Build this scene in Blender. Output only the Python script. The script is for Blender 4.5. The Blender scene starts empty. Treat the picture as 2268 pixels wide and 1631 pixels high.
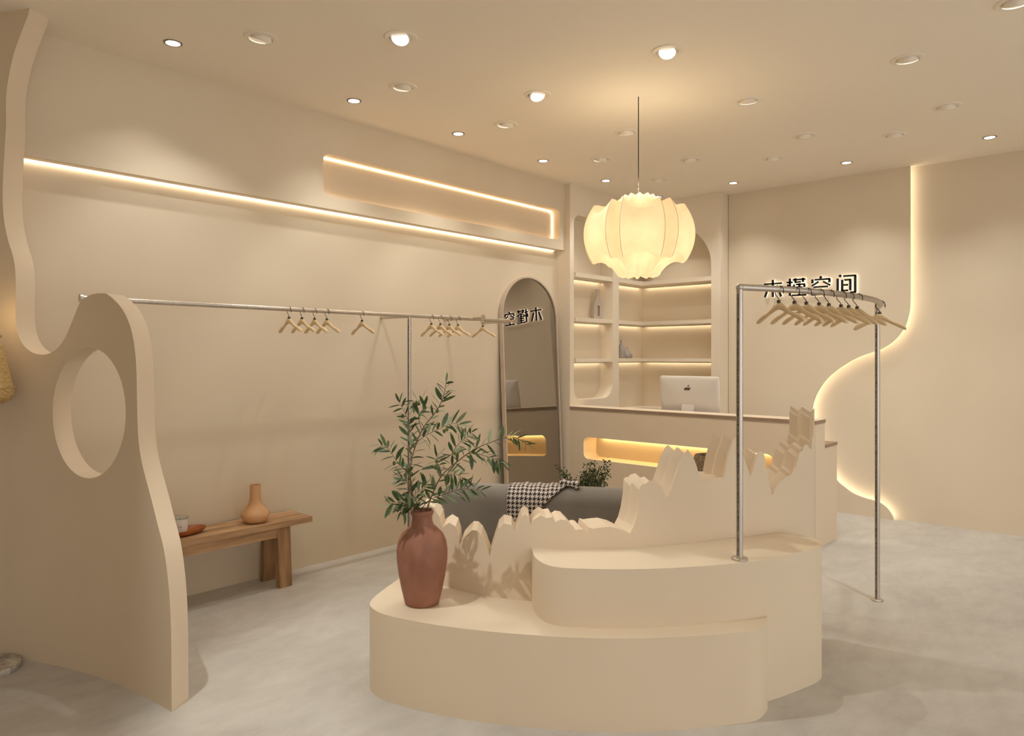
import bpy, bmesh, math, random
import numpy as np
from mathutils import Vector, Matrix
from mathutils.geometry import tessellate_polygon

random.seed(7)
SC = bpy.context.scene
COL = SC.collection
PI = math.pi

# ------------------------------------------------------------------ camera
FPX, CX, HY, CZ = 1587.0, 1134.0, 788.0, 1.505       # focal length in pixels, principal column, horizon row, eye height
TH = math.radians(42.1)
FW = Vector((-math.sin(TH), math.cos(TH), 0)); RT = Vector((math.cos(TH), math.sin(TH), 0))
cam_d = bpy.data.cameras.new('camera'); cam = bpy.data.objects.new('camera', cam_d); COL.objects.link(cam)
cam.location = (0, 0, CZ); cam.rotation_euler = (PI / 2, 0, TH)
cam_d.sensor_width = 36; cam_d.lens = 36 * FPX / 2268; cam_d.shift_y = -(1631 / 2 - HY) / 2268
cam_d.clip_start = 0.05
SC.camera = cam

# ------------------------------------------------------------------ world, exposure
W = bpy.data.worlds.new('world'); SC.world = W; W.use_nodes = True; W.cycles.sampling_method = 'NONE'
bg = W.node_tree.nodes['Background']
bg.inputs[0].default_value = (1.0, 0.985, 0.96, 1); bg.inputs[1].default_value = 1.03
SC.view_settings.view_transform = 'Standard'; SC.view_settings.look = 'None'
SC.view_settings.gamma = 1; SC.view_settings.use_curve_mapping = False
SC.view_settings.exposure = 0.45
SC.cycles.max_bounces = 8; SC.cycles.diffuse_bounces = 4; SC.cycles.glossy_bounces = 3; SC.cycles.transmission_bounces = 4
SC.cycles.adaptive_threshold = 0.05; SC.cycles.use_light_tree = False
SC.cycles.sample_clamp_indirect = 6

LIGHT_COL = (1.0, 0.985, 0.945)
P_DOWN = 14.0       # small recessed downlight
P_SPOT = 12.0       # adjustable spot
H = 3.217           # ceiling height
XW, XS, YB = -4.51, -4.41, 7.27   # left wall, soffit face, rear wall

# ------------------------------------------------------------------ layout helpers: photo measurements -> room coordinates
def ray(px, py):
    u = (px - CX) / FPX
    d = FW + RT * u
    return Vector((d.x, d.y, (HY - py) / FPX))
CAMP = Vector((0, 0, CZ))
def on_z(px, py, z):
    r = ray(px, py); return CAMP + r * ((z - CZ) / r.z)
def on_x(px, py, x):
    r = ray(px, py); return CAMP + r * (x / r.x)
def on_y(px, py, y):
    r = ray(px, py); return CAMP + r * (y / r.y)
def at_d(px, py, d):
    return CAMP + ray(px, py) * d

# ------------------------------------------------------------------ materials
def nt(m):
    m.use_nodes = True
    return m.node_tree, m.node_tree.nodes, m.node_tree.links
def mat(name, col, rough=0.6, metal=0.0, var=0.0, scale=6.0, bump=0.0, bscale=60.0, spec=0.3, stretch=None, col2=None, trans=0.0, detail=4):
    m = bpy.data.materials.new(name); t, N, L = nt(m)
    b = N['Principled BSDF']
    b.inputs['Base Color'].default_value = (*col, 1); b.inputs['Roughness'].default_value = rough
    b.inputs['Metallic'].default_value = metal
    b.inputs['Specular IOR Level'].default_value = spec
    b.inputs['Transmission Weight'].default_value = trans
    if var > 0 or bump > 0:
        tc = N.new('ShaderNodeTexCoord'); mp = N.new('ShaderNodeMapping')
        L.new(tc.outputs['Object'], mp.inputs[0])
        if stretch: mp.inputs['Scale'].default_value = stretch
    if var > 0:
        n = N.new('ShaderNodeTexNoise'); n.inputs['Scale'].default_value = scale; n.inputs['Detail'].default_value = detail
        L.new(mp.outputs[0], n.inputs['Vector'])
        r = N.new('ShaderNodeValToRGB')
        c2 = col2 or tuple(c * (1 - var) for c in col)
        c1 = col if col2 else tuple(min(1, c * (1 + var)) for c in col)
        r.color_ramp.elements[0].color = (*c2, 1); r.color_ramp.elements[1].color = (*c1, 1)
        r.color_ramp.elements[0].position = .32; r.color_ramp.elements[1].position = .68
        L.new(n.outputs['Fac'], r.inputs[0]); L.new(r.outputs[0], b.inputs['Base Color'])
    if bump > 0:
        n2 = N.new('ShaderNodeTexNoise'); n2.inputs['Scale'].default_value = bscale; n2.inputs['Detail'].default_value = 3
        L.new(mp.outputs[0], n2.inputs['Vector'])
        bp = N.new('ShaderNodeBump'); bp.inputs['Strength'].default_value = bump; bp.inputs['Distance'].default_value = .01
        L.new(n2.outputs['Fac'], bp.inputs['Height']); L.new(bp.outputs[0], b.inputs['Normal'])
    return m
def emat(name, col, s):
    m = bpy.data.materials.new(name); t, N, L = nt(m)
    b = N['Principled BSDF']; b.inputs['Base Color'].default_value = (*col, 1)
    b.inputs['Emission Color'].default_value = (*col, 1); b.inputs['Emission Strength'].default_value = s
    return m

PAINT = (0.74, 0.63, 0.475)
M = {}
M['wall'] = mat('wall_paint', PAINT, .75, var=.015, scale=2, detail=1)
M['ceil'] = mat('ceiling_paint', (0.93, 0.835, 0.70), .8, var=.01, scale=1.5, detail=1)
M['paint'] = mat('display_paint', (0.765, 0.635, 0.47), .6, var=.012, scale=3, detail=1)
M['shelf'] = mat('shelf_paint', (0.80, 0.695, 0.545), .55, var=.01, scale=3, detail=1)
M['metal'] = mat('brushed_steel', (0.60, 0.55, 0.485), .4, metal=1.0, var=.06, scale=60, stretch=(1, 1, .05))
M['slot'] = mat('dark_slot', (0.03, 0.028, 0.025), .6, var=.5, scale=90, col2=(.25, .22, .19), stretch=(.3, .3, 1))
M['wood'] = mat('bench_wood', (0.60, 0.38, 0.21), .6, var=.3, scale=3, stretch=(9, 1, 9), bump=.12, bscale=10, col2=(.38, .22, .11), detail=8)
M['woodleg'] = mat('bench_leg_wood', (0.48, 0.29, 0.15), .6, var=.3, scale=3, stretch=(9, 9, 1), bump=.12, bscale=10, col2=(.25, .14, .065), detail=8)
M['edge'] = mat('counter_edge_wood', (0.38, 0.27, 0.185), .5, var=.15, scale=8, stretch=(1, 8, 8), col2=(.30, .205, .135))
M['hanger'] = mat('hanger_beech', (0.76, 0.57, 0.335), .45, var=.12, scale=30, stretch=(8, 8, 1), col2=(.70, .52, .30))
M['black'] = mat('black_iron', (0.03, 0.026, 0.022), .4, metal=.6, var=.1, scale=40)
M['cap'] = mat('bronze_ferrule', (0.10, 0.085, 0.065), .3, metal=.7, var=.2, scale=40)
M['white'] = mat('white_plastic', (0.82, 0.78, 0.72), .35, var=.01, scale=5)
M['mac'] = mat('satin_aluminium', (0.80, 0.755, 0.69), .32, metal=.25, var=.01, scale=8)
M['logo'] = mat('logo_dark', (0.11, 0.085, 0.06), .4, var=.02, scale=9)
M['letter'] = mat('letter_black', (0.012, 0.010, 0.009), .4, var=.05, scale=20)
M['terra'] = mat('terracotta', (0.36, 0.165, 0.105), .5, var=.2, scale=14, stretch=(1, 1, .6), bump=.08, bscale=50, col2=(.27, .118, .075))
M['peach'] = mat('peach_ceramic', (0.70, 0.41, 0.21), .6, var=.03, scale=10)
M['tray'] = mat('cherry_wood', (0.42, 0.135, 0.035), .35, var=.2, scale=8, stretch=(8, 1, 8), col2=(.30, .08, .02))
M['wax'] = mat('candle_wax', (0.86, 0.83, 0.76), .5, var=.01, scale=9)
M['print'] = mat('grey_print', (0.18, 0.16, 0.14), .6, var=.05, scale=40)
M['sofa'] = mat('grey_velvet', (0.205, 0.178, 0.145), .85, var=.10, scale=5, bump=.05, bscale=200)
M['sofa'].node_tree.nodes['Principled BSDF'].inputs['Sheen Weight'].default_value = .3
M['leaf'] = mat('olive_leaf', (0.095, 0.15, 0.055), .45, var=.3, scale=12, col2=(.035, .07, .022))
M['leafp'] = mat('olive_leaf_pale', (0.26, 0.30, 0.17), .5, var=.2, scale=12, col2=(.16, .20, .10))
M['twig'] = mat('olive_bark', (0.16, 0.09, 0.05), .8, var=.25, scale=40)
M['olive'] = mat('olive_fruit', (0.13, 0.15, 0.04), .35, var=.15, scale=30)
M['bushleaf'] = mat('bush_leaf', (0.12, 0.18, 0.065), .5, var=.3, scale=14, col2=(.05, .085, .03))
M['clay'] = mat('grey_clay', (0.36, 0.31, 0.27), .3, var=.08, scale=8)
M['stone'] = mat('bottle_stoneware', (0.48, 0.40, 0.32), .4, var=.1, scale=8)
M['rattan'] = mat('rattan_weave', (0.72, 0.50, 0.22), .7, var=.4, scale=55, stretch=(1, 1, 1.6), bump=.5, bscale=160, col2=(.48, .31, .11))
M['seagrass'] = mat('seagrass_weave', (0.40, 0.30, 0.18), .8, var=.5, scale=70, bump=.4, bscale=150, col2=(.16, .11, .06))
M['mframe'] = mat('mirror_frame', (0.60, 0.50, 0.40), .4, metal=.2, var=.02, scale=10)
M['dark'] = mat('dark_edge', (0.10, 0.08, 0.06), .5, var=.05, scale=10)
M['rim'] = mat('lamp_rim', (0.30, 0.24, 0.17), .35, metal=.7, var=.03, scale=30)
M['trim'] = mat('white_trim', (0.88, 0.79, 0.66), .35, var=.01, scale=10)
M['cord'] = mat('black_cord', (0.05, 0.04, 0.035), .6, var=.05, scale=30)
M['clearlid'] = mat('clear_glass', (0.95, 0.95, 0.92), .03, trans=1.0, spec=.5)
M['led'] = emat('led_warm', (1.0, 0.84, 0.64), 5.0)
M['ledniche'] = emat('led_niche', (1.0, 0.75, 0.50), 4.0)
M['ledgold'] = emat('led_gold', (1.0, 0.76, 0.33), 15.0)
M['ledback'] = emat('led_backlight', (1.0, 0.90, 0.72), 7.0)
M['ledshelf'] = emat('led_shelf', (1.0, 0.90, 0.72), 4.5)
M['ledsign'] = emat('led_sign', (1.0, 0.95, 0.88), 1.15)
M['lens'] = emat('lamp_lens', (1.0, 0.97, 0.92), 9.0)

for k in ('lens',): M[k].cycles.emission_sampling = 'NONE'      # their beams are lit by the lamps beside them
# concrete floor
def concrete():
    m = bpy.data.materials.new('polished_concrete'); t, N, L = nt(m); b = N['Principled BSDF']
    tc = N.new('ShaderNodeTexCoord')
    n1 = N.new('ShaderNodeTexNoise'); n1.inputs['Scale'].default_value = 1.4; n1.inputs['Detail'].default_value = 9; n1.inputs['Roughness'].default_value = .65
    n2 = N.new('ShaderNodeTexNoise'); n2.inputs['Scale'].default_value = 9; n2.inputs['Detail'].default_value = 6; n2.inputs['Roughness'].default_value = .7
    n1.inputs['Distortion'].default_value = .6
    L.new(tc.outputs['Object'], n1.inputs['Vector'])
    mp = N.new('ShaderNodeMapping'); mp.inputs['Scale'].default_value = (1, .45, 1); mp.inputs['Rotation'].default_value = (0, 0, .9)
    L.new(tc.outputs['Object'], mp.inputs[0]); L.new(mp.outputs[0], n2.inputs['Vector'])
    mx = N.new('ShaderNodeMath'); mx.operation = 'MULTIPLY_ADD'; mx.inputs[1].default_value = .45; 
    L.new(n2.outputs['Fac'], mx.inputs[0]); 
    m2 = N.new('ShaderNodeMath'); m2.operation = 'MULTIPLY'; m2.inputs[1].default_value = .6
    L.new(n1.outputs['Fac'], m2.inputs[0]); L.new(m2.outputs[0], mx.inputs[2])
    r = N.new('ShaderNodeValToRGB'); e = r.color_ramp.elements
    e[0].position = .36; e[0].color = (.46, .43, .385, 1); e[1].position = .68; e[1].color = (.64, .605, .55, 1)
    x = r.color_ramp.elements.new(.5); x.color = (.545, .512, .46, 1)
    L.new(mx.outputs[0], r.inputs[0]); L.new(r.outputs[0], b.inputs['Base Color'])
    b.inputs['Roughness'].default_value = .5; b.inputs['Specular IOR Level'].default_value = .3
    bp = N.new('ShaderNodeBump'); bp.inputs['Strength'].default_value = .05; L.new(n2.outputs['Fac'], bp.inputs['Height']); L.new(bp.outputs[0], b.inputs['Normal'])
    return m
M['floor'] = concrete()

def marble():
    m = bpy.data.materials.new('veined_marble'); t, N, L = nt(m); b = N['Principled BSDF']
    tc = N.new('ShaderNodeTexCoord'); n = N.new('ShaderNodeTexNoise'); n.inputs['Scale'].default_value = 9; n.inputs['Detail'].default_value = 8; n.inputs['Distortion'].default_value = 2
    L.new(tc.outputs['Object'], n.inputs['Vector']); r = N.new('ShaderNodeValToRGB'); e = r.color_ramp.elements
    e[0].position = .40; e[0].color = (.32, .28, .24, 1); e[1].position = .56; e[1].color = (.70, .64, .56, 1)
    L.new(n.outputs['Fac'], r.inputs[0]); L.new(r.outputs[0], b.inputs['Base Color']); b.inputs['Roughness'].default_value = .3
    return m
M['marble'] = marble()

def houndstooth():
    m = bpy.data.materials.new('houndstooth_wool'); t, N, L = nt(m); b = N['Principled BSDF']; b.inputs['Roughness'].default_value = .9
    uv = N.new('ShaderNodeUVMap'); sp = N.new('ShaderNodeSeparateXYZ'); L.new(uv.outputs[0], sp.inputs[0])
    def mth(op, a, bb=None):
        n = N.new('ShaderNodeMath'); n.operation = op
        for i, v in ((0, a), (1, bb)):
            if v is None: continue
            if isinstance(v, (int, float)): n.inputs[i].default_value = v
            else: L.new(v, n.inputs[i])
        return n.outputs[0]
    U = mth('MULTIPLY', sp.outputs[0], 1 / .0031); V = mth('MULTIPLY', sp.outputs[1], 1 / .0031)
    dark_x = mth('LESS_THAN', mth('FLOORED_MODULO', U, 8.0), 4.0)
    dark_y = mth('LESS_THAN', mth('FLOORED_MODULO', V, 8.0), 4.0)
    tw = mth('LESS_THAN', mth('FLOORED_MODULO', mth('ADD', U, V), 4.0), 2.0)
    f = mth('ADD', mth('MULTIPLY', dark_x, tw), mth('MULTIPLY', dark_y, mth('SUBTRACT', 1.0, tw)))
    r = N.new('ShaderNodeValToRGB'); r.color_ramp.elements[0].color = (.60, .53, .46, 1); r.color_ramp.elements[1].color = (.022, .014, .012, 1)
    L.new(f, r.inputs[0]); L.new(r.outputs[0], b.inputs['Base Color'])
    return m
M['hound'] = houndstooth()

def shade_fabric():
    m = bpy.data.materials.new('cocoon_shade'); t, N, L = nt(m); N.remove(N['Principled BSDF'])
    tc = N.new('ShaderNodeTexCoord'); n = N.new('ShaderNodeTexNoise'); n.inputs['Scale'].default_value = 9; n.inputs['Detail'].default_value = 3
    L.new(tc.outputs['Object'], n.inputs['Vector'])
    r = N.new('ShaderNodeValToRGB'); e = r.color_ramp.elements
    e[0].position = .3; e[0].color = (.86, .69, .47, 1); e[1].position = .62; e[1].color = (.95, .78, .55, 1)
    L.new(n.outputs['Fac'], r.inputs[0])
    df = N.new('ShaderNodeBsdfDiffuse'); df.inputs[0].default_value = (.80, .70, .50, 1)
    tr = N.new('ShaderNodeBsdfTranslucent'); L.new(r.outputs[0], tr.inputs[0])
    em = N.new('ShaderNodeEmission'); em.inputs[1].default_value = .20; L.new(r.outputs[0], em.inputs[0])
    mx = N.new('ShaderNodeMixShader'); mx.inputs[0].default_value = .65; L.new(df.outputs[0], mx.inputs[1]); L.new(tr.outputs[0], mx.inputs[2])
    ad = N.new('ShaderNodeAddShader'); L.new(mx.outputs[0], ad.inputs[0]); L.new(em.outputs[0], ad.inputs[1])
    L.new(ad.outputs[0], N['Material Output'].inputs[0])
    return m
M['shade'] = shade_fabric(); M['shade'].cycles.emission_sampling = 'NONE'

def mirror_mat():
    m = bpy.data.materials.new('tinted_mirror'); t, N, L = nt(m); b = N['Principled BSDF']
    b.inputs['Base Color'].default_value = (.40, .375, .345, 1); b.inputs['Metallic'].default_value = 1; b.inputs['Roughness'].default_value = .005
    return m
M['mirror'] = mirror_mat()

# ------------------------------------------------------------------ mesh helpers
class MB:
    def __init__(s): s.v = []; s.f = []
    def add(s, vs, fs):
        o = len(s.v); s.v += [Vector(v) for v in vs]; s.f += [tuple(i + o for i in f) for f in fs]; return s
    def box(s, x0, x1, y0, y1, z0, z1):
        vs = [(x0, y0, z0), (x1, y0, z0), (x1, y1, z0), (x0, y1, z0), (x0, y0, z1), (x1, y0, z1), (x1, y1, z1), (x0, y1, z1)]
        return s.add(vs, [(0, 3, 2, 1), (4, 5, 6, 7), (0, 1, 5, 4), (1, 2, 6, 5), (2, 3, 7, 6), (3, 0, 4, 7)])
    def obox(s, c, ax, ay, az):
        c = Vector(c); ax = Vector(ax); ay = Vector(ay); az = Vector(az)
        vs = [c + ax * i + ay * j + az * k for k in (-1, 1) for j in (-1, 1) for i in (-1, 1)]
        return s.add(vs, [(0, 2, 3, 1), (4, 5, 7, 6), (0, 1, 5, 4), (1, 3, 7, 5), (3, 2, 6, 7), (2, 0, 4, 6)])
    def tube(s, pts, r, n=10, caps=True, closed=False):
        pts = [Vector(p) for p in pts]; m = len(pts); rings = []
        up = None
        for i, p in enumerate(pts):
            if closed: t = pts[(i + 1) % m] - pts[i - 1]
            else: t = pts[min(i + 1, m - 1)] - pts[max(i - 1, 0)]
            t.normalize()
            if up is None:
                up = Vector((0, 0, 1)) if abs(t.z) < .9 else Vector((1, 0, 0))
            a = up - t * up.dot(t); a.normalize(); b = t.cross(a); up = a
            rr = r[i] if isinstance(r, (list, tuple)) else r
            rings.append([p + a * (rr * math.cos(2 * PI * k / n)) + b * (rr * math.sin(2 * PI * k / n)) for k in range(n)])
        vs = [v for rg in rings for v in rg]; fs = []
        for i in range(m if closed else m - 1):
            j = (i + 1) % m
            for k in range(n):
                l = (k + 1) % n; fs.append((i * n + k, i * n + l, j * n + l, j * n + k))
        if caps and not closed:
            fs.append(tuple(range(n - 1, -1, -1))); fs.append(tuple((m - 1) * n + k for k in range(n)))
        return s.add(vs, fs)
    def lathe(s, prof, c=(0, 0, 0), n=32, capb=True, capt=True, sx=1, sy=1):
        c = Vector(c); vs = []; fs = []
        for (r, z) in prof:
            for k in range(n):
                a = 2 * PI * k / n; vs.append(c + Vector((r * sx * math.cos(a), r * sy * math.sin(a), z)))
        m = len(prof)
        for i in range(m - 1):
            for k in range(n):
                l = (k + 1) % n; fs.append((i * n + k, i * n + l, (i + 1) * n + l, (i + 1) * n + k))
        if capb: fs.append(tuple(range(n - 1, -1, -1)))
        if capt: fs.append(tuple((m - 1) * n + k for k in range(n)))
        return s.add(vs, fs)
    def sphere(s, c, r, n=12, m=8, sz=1):
        prof = [(r * math.sin(PI * i / m) if 0 < i < m else r * .02, -r * sz * math.cos(PI * i / m)) for i in range(m + 1)]
        return s.lathe(prof, c, n)
    def xf(s, mtx):
        s.v = [mtx @ v for v in s.v]; return s

def mesh(name, mb, m, smooth=None, uv=None):
    me = bpy.data.meshes.new(name); me.from_pydata([tuple(v) for v in mb.v], [], mb.f); me.update()
    bm = bmesh.new(); bm.from_mesh(me); bmesh.ops.recalc_face_normals(bm, faces=bm.faces); bm.to_mesh(me); bm.free()
    if uv is not None:
        l = me.uv_layers.new(name='UVMap')
        for lp in me.loops: l.data[lp.index].uv = uv[lp.vertex_index]
    if smooth is not None:
        me.shade_smooth(); me.set_sharp_from_angle(angle=math.radians(smooth))
    me.materials.append(M[m] if isinstance(m, str) else m)
    return me
def tag(o, label=None, cat=None, group=None, kind=None):
    if label: o['label'] = label
    if cat: o['category'] = cat
    if group: o['group'] = group
    if kind: o['kind'] = kind
    return o
def obj(name, mb, m, parent=None, smooth=None, label=None, kind=None, uv=None, local=False):
    """mb in room coordinates; stored relative to its root"""
    me = mb if isinstance(mb, bpy.types.Mesh) else None
    if me is None:
        if parent is not None and not local:
            off = Vector(parent.get('_o', (0, 0, 0))); 
            mb.v = [v - off for v in mb.v]
        me = mesh(name, mb, m, smooth, uv)
    o = bpy.data.objects.new(name, me); COL.objects.link(o)
    if parent is not None: o.parent = parent
    if label: o['label'] = label
    if kind: o['kind'] = kind
    if parent is not None and parent.get('_o') is not None: o['_o'] = parent['_o']
    return o
def single(name, mb, m, label, cat, base=None, smooth=None, group=None, uv=None):
    base = Vector(base) if base is not None else Vector((0, 0, 0))
    mb.v = [v - base for v in mb.v]
    o = bpy.data.objects.new(name, mesh(name, mb, m, smooth, uv)); COL.objects.link(o); o.location = base
    o['_o'] = tuple(base)
    return tag(o, label, cat, group)
def struct(name, mb, m, smooth=None, parent=None):
    o = obj(name, mb, m, parent, smooth)
    if parent is None: o['kind'] = 'structure'; o['_o'] = (0, 0, 0)
    return o
def thing(name, label, cat, loc=(0, 0, 0), group=None, rz=0):
    o = bpy.data.objects.new(name, None); COL.objects.link(o); o.location = loc; o.empty_display_size = .1
    o.rotation_euler = (0, 0, rz); o['_o'] = tuple(loc)
    return tag(o, label, cat, group)
def copy_tree(o, parent=None):
    c = o.copy(); COL.objects.link(c); c.parent = parent
    for ch in list(o.children): copy_tree(ch, c)
    return c

def plate(outer, holes, mp, off, cuts=None):
    """flat sheet with holes from 2D loops; mp(a,b)->front point, off(a,b)->vector to the rear face. cuts: a-values where the sheet is split (for curved sheets)"""
    loops = [outer] + list(holes)
    vl = [[Vector((a, b, 0)) for a, b in lp] for lp in loops]
    tris = tessellate_polygon(vl)
    flat = [p for lp in vl for p in lp]
    bm = bmesh.new(); bv = [bm.verts.new(p) for p in flat]
    for t in tris:
        try: bm.faces.new([bv[i] for i in t])
        except ValueError: pass
    for c in (list(cuts) if cuts is not None else []):
        c = float(c)
        bmesh.ops.bisect_plane(bm, geom=bm.verts[:] + bm.edges[:] + bm.faces[:], plane_co=(c, 0, 0), plane_no=(1, 0, 0), dist=1e-6)
    bm.verts.index_update(); n = len(bm.verts); out = MB()
    P = [(v.co.x, v.co.y) for v in bm.verts]
    vs = [Vector(mp(a, b)) for a, b in P]; vs += [v + Vector(off(a, b)) for v, (a, b) in zip(vs, P)]
    fs = []
    for f in bm.faces:
        ids = [v.index for v in f.verts]; fs.append(tuple(ids)); fs.append(tuple(i + n for i in reversed(ids)))
    for e in bm.edges:
        if len(e.link_faces) == 1:
            a, b = e.verts[0].index, e.verts[1].index; fs.append((a, b, b + n, a + n))
    bm.free()
    return out.add(vs, fs)
def rrect(a0, a1, b0, b1, r, n=6):
    """rounded rectangle; r = radius or 4 radii (a0b0, a1b0, a1b1, a0b1)"""
    rs = r if isinstance(r, (list, tuple)) else (r,) * 4
    out = []
    for (ca, cb, st, rr) in ((a0, b0, 180, rs[0]), (a1, b0, 270, rs[1]), (a1, b1, 0, rs[2]), (a0, b1, 90, rs[3])):
        sa = 1 if ca == a0 else -1; sb = 1 if cb == b0 else -1
        if rr <= 0: out.append((ca, cb)); continue
        for i in range(n + 1):
            t = math.radians(st + 90 * i / n); out.append((ca + sa * rr + rr * math.cos(t), cb + sb * rr + rr * math.sin(t)))
    return out
def catmull(pts, k=6):
    pts = [np.array(p, float) for p in pts]; out = []
    for i in range(len(pts) - 1):
        p0 = pts[max(i - 1, 0)]; p1 = pts[i]; p2 = pts[i + 1]; p3 = pts[min(i + 2, len(pts) - 1)]
        for j in range(k):
            t = j / k
            out.append(.5 * ((2 * p1) + (-p0 + p2) * t + (2 * p0 - 5 * p1 + 4 * p2 - p3) * t * t + (-p0 + 3 * p1 - 3 * p2 + p3) * t ** 3))
    out.append(pts[-1]); return [tuple(p) for p in out]

# ================================================================== THE ROOM
X1, Y0 = 2.6, -2.6
struct('floor', MB().box(-4.7, X1 + .9, Y0 - .2, 7.5, -.1, 0), 'floor')
struct('ceiling', MB().box(-4.7, X1 + .2, Y0, 7.5, H, H + .1), 'ceil')
struct('wall_left', MB().box(XW - .15, XW, Y0, YB + .15, 0, H), 'wall')
struct('wall_back', MB().box(XW, X1, YB, YB + .15, 0, H), 'wall')
struct('wall_front', MB().box(XW, X1, Y0 - .15, Y0, 0, H), 'wall')
# unseen right wall: piers and lintel round an open bay added for side light
struct('wall_right', plate([(Y0, 0), (Y0, H), (YB, H), (YB, 0), (YB - .9, 0), (YB - .9, 2.9), (Y0 + .4, 2.9), (Y0 + .4, 0)], [], lambda a, b: (X1, a, b), lambda a, b: (.15, 0, 0)), 'wall')

# soffit over the left wall with its lit niche
NY0, NY1, NZ0, NZ1 = 2.88, 5.59, 2.65, 2.95
SZ = 2.556
niche = rrect(NY0, NY1, NZ0, NZ1, .055)
sf = struct('trim_1', plate([(.6, SZ), (5.67, SZ), (5.67, H), (.6, H)], [niche], lambda a, b: (XS, a, b), lambda a, b: (XW - XS, 0, 0)), 'wall', smooth=35)
sf['label'] = 'boxed soffit along the top of the left wall with a long lit niche'
ring = rrect(NY0 + .008, NY1 - .008, NZ0 + .008, NZ1 - .008, .05)
obj('led_strip', MB().tube([(XW + .006, a, b) for a, b in ring], .0055, 6, closed=True), 'ledniche', sf)
obj('led_strip', MB().box(XW + .002, XW + .016, .7, 5.60, SZ - .006, SZ), 'led', sf)

# raised layer on the rear wall with its S-shaped backlit edge
edge_px = [(2016, 364), (2016, 450), (2016, 560), (2016, 640), (2015.5, 676), (2014, 690), (2007, 717), (1997, 735), (1980, 755), (1963, 767), (1948, 775), (1906, 789.5), (1882, 801.5), (1857.5, 817.5),
           (1835, 836), (1818, 857), (1806, 879), (1800, 901), (1799, 925), (1802, 955), (1811, 990), (1828, 1030), (1854, 1065), (1872, 1080.5), (1889, 1093), (1916, 1104), (1938, 1110), (1953.5, 1117), (1965, 1127), (1974, 1139), (1979, 1149)]
YL = 7.20
eb = [on_y(px, py, YL) for px, py in edge_px]
ed = catmull([(p.x, p.z) for p in eb], 4)
ed[0] = (ed[0][0], H); ed[-1] = (ed[-1][0], 0.0)
ed = [(a, min(max(b, 0), H)) for a, b in ed]
rl = struct('wall_back_panel', plate([(-3.40, 0), (-3.40, H)] + ed, [], lambda a, b: (a, YL, b), lambda a, b: (0, .015, 0)), 'wall', smooth=35)
# led tape fixed behind that edge
inset = []
for i, (a, b) in enumerate(ed):
    a0, b0 = ed[max(i - 1, 0)]; a1, b1 = ed[min(i + 1, len(ed) - 1)]
    t = Vector((a1 - a0, b1 - b0)).normalized(); nrm = Vector((t.y, -t.x))      # towards the panel side
    if nrm.x > 0 and i < 20: nrm = -nrm
    inset.append((a + nrm.x * .013, YL + .026, min(max(b + nrm.y * .013, .01), H - .01)))
obj('led_strip', MB().tube(inset, .005, 6), 'ledback', rl)

# ------------------------------------------------------------------ corner shelf unit
SX, SYF = -4.347, 7.02
hole1 = rrect(5.735, 6.425, 1.056, 2.92, (.12, .17, .09, .09), 8)
cs = thing('corner_shelf', 'built-in beige corner shelf with arched openings and lit boards behind the counter', 'shelf', (-4.4, 6.9, 0))
outl = [(5.67, 0), (7.02, 0), (7.02, .92), (6.538, .92), (6.538, 2.92), (7.02, 2.92), (7.02, H), (5.67, H)]
obj('side_frame', plate(outl, [hole1], lambda a, b: (SX, a, b), lambda a, b: (XW - SX, 0, 0)), 'shelf', cs, smooth=35)
arc = [(-3.51, .92)] + [(-3.93 + .42 * math.cos(math.radians(t)), 2.46 + .44 * math.sin(math.radians(t))) for t in range(0, 181, 6)] 
outl = [(XW, 0), (-3.405, 0), (-3.405, H), (XW, H), (XW, 2.46)] + arc[::-1][:] + [(XW, .92)]
obj('rear_frame', plate(outl, [], lambda a, b: (a, SYF, b), lambda a, b: (0, YB - SYF, 0)), 'shelf', cs, smooth=35)
for zi, (z0, z1) in enumerate(((2.300, 2.345), (1.850, 1.890), (1.438, 1.475))):
    pts = [(XW, 5.735), (SX - .012, 5.735 + .05), (SX - .004, 5.80), (SX - .004, 6.425), (XW, 6.425)]
    s1 = obj('shelf_board', plate(pts, [], lambda a, b: (a, b, z0), lambda a, b: (0, 0, z1 - z0)), 'shelf', cs)
    obj('led_strip', MB().box(XW + .02, XW + .032, 5.78, 6.40, z0 - .005, z0), 'ledshelf', s1)
    obj('led_lip', MB().box(XW + .036, XW + .042, 5.74, 6.424, z0 - .014, z0), 'shelf', s1)
    pts = [(XW, 6.538), (SX - .004, 6.538), (SX - .004, SYF + .004), (-3.51, SYF + .004), (-3.51, YB), (XW, YB)]
    s2 = obj('shelf_board', plate(pts, [], lambda a, b: (a, b, z0), lambda a, b: (0, 0, z1 - z0)), 'shelf', cs)
    obj('led_strip', MB().box(XW + .02, XW + .032, 6.56, YB - .06, z0 - .005, z0).box(XW + .06, -3.53, YB - .032, YB - .02, z0 - .005, z0), 'ledshelf', s2)
    obj('led_lip', MB().box(XW + .036, XW + .042, 6.54, YB - .04, z0 - .014, z0).box(XW + .042, -3.512, YB - .042, YB - .036, z0 - .014, z0), 'shelf', s2)

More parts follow.
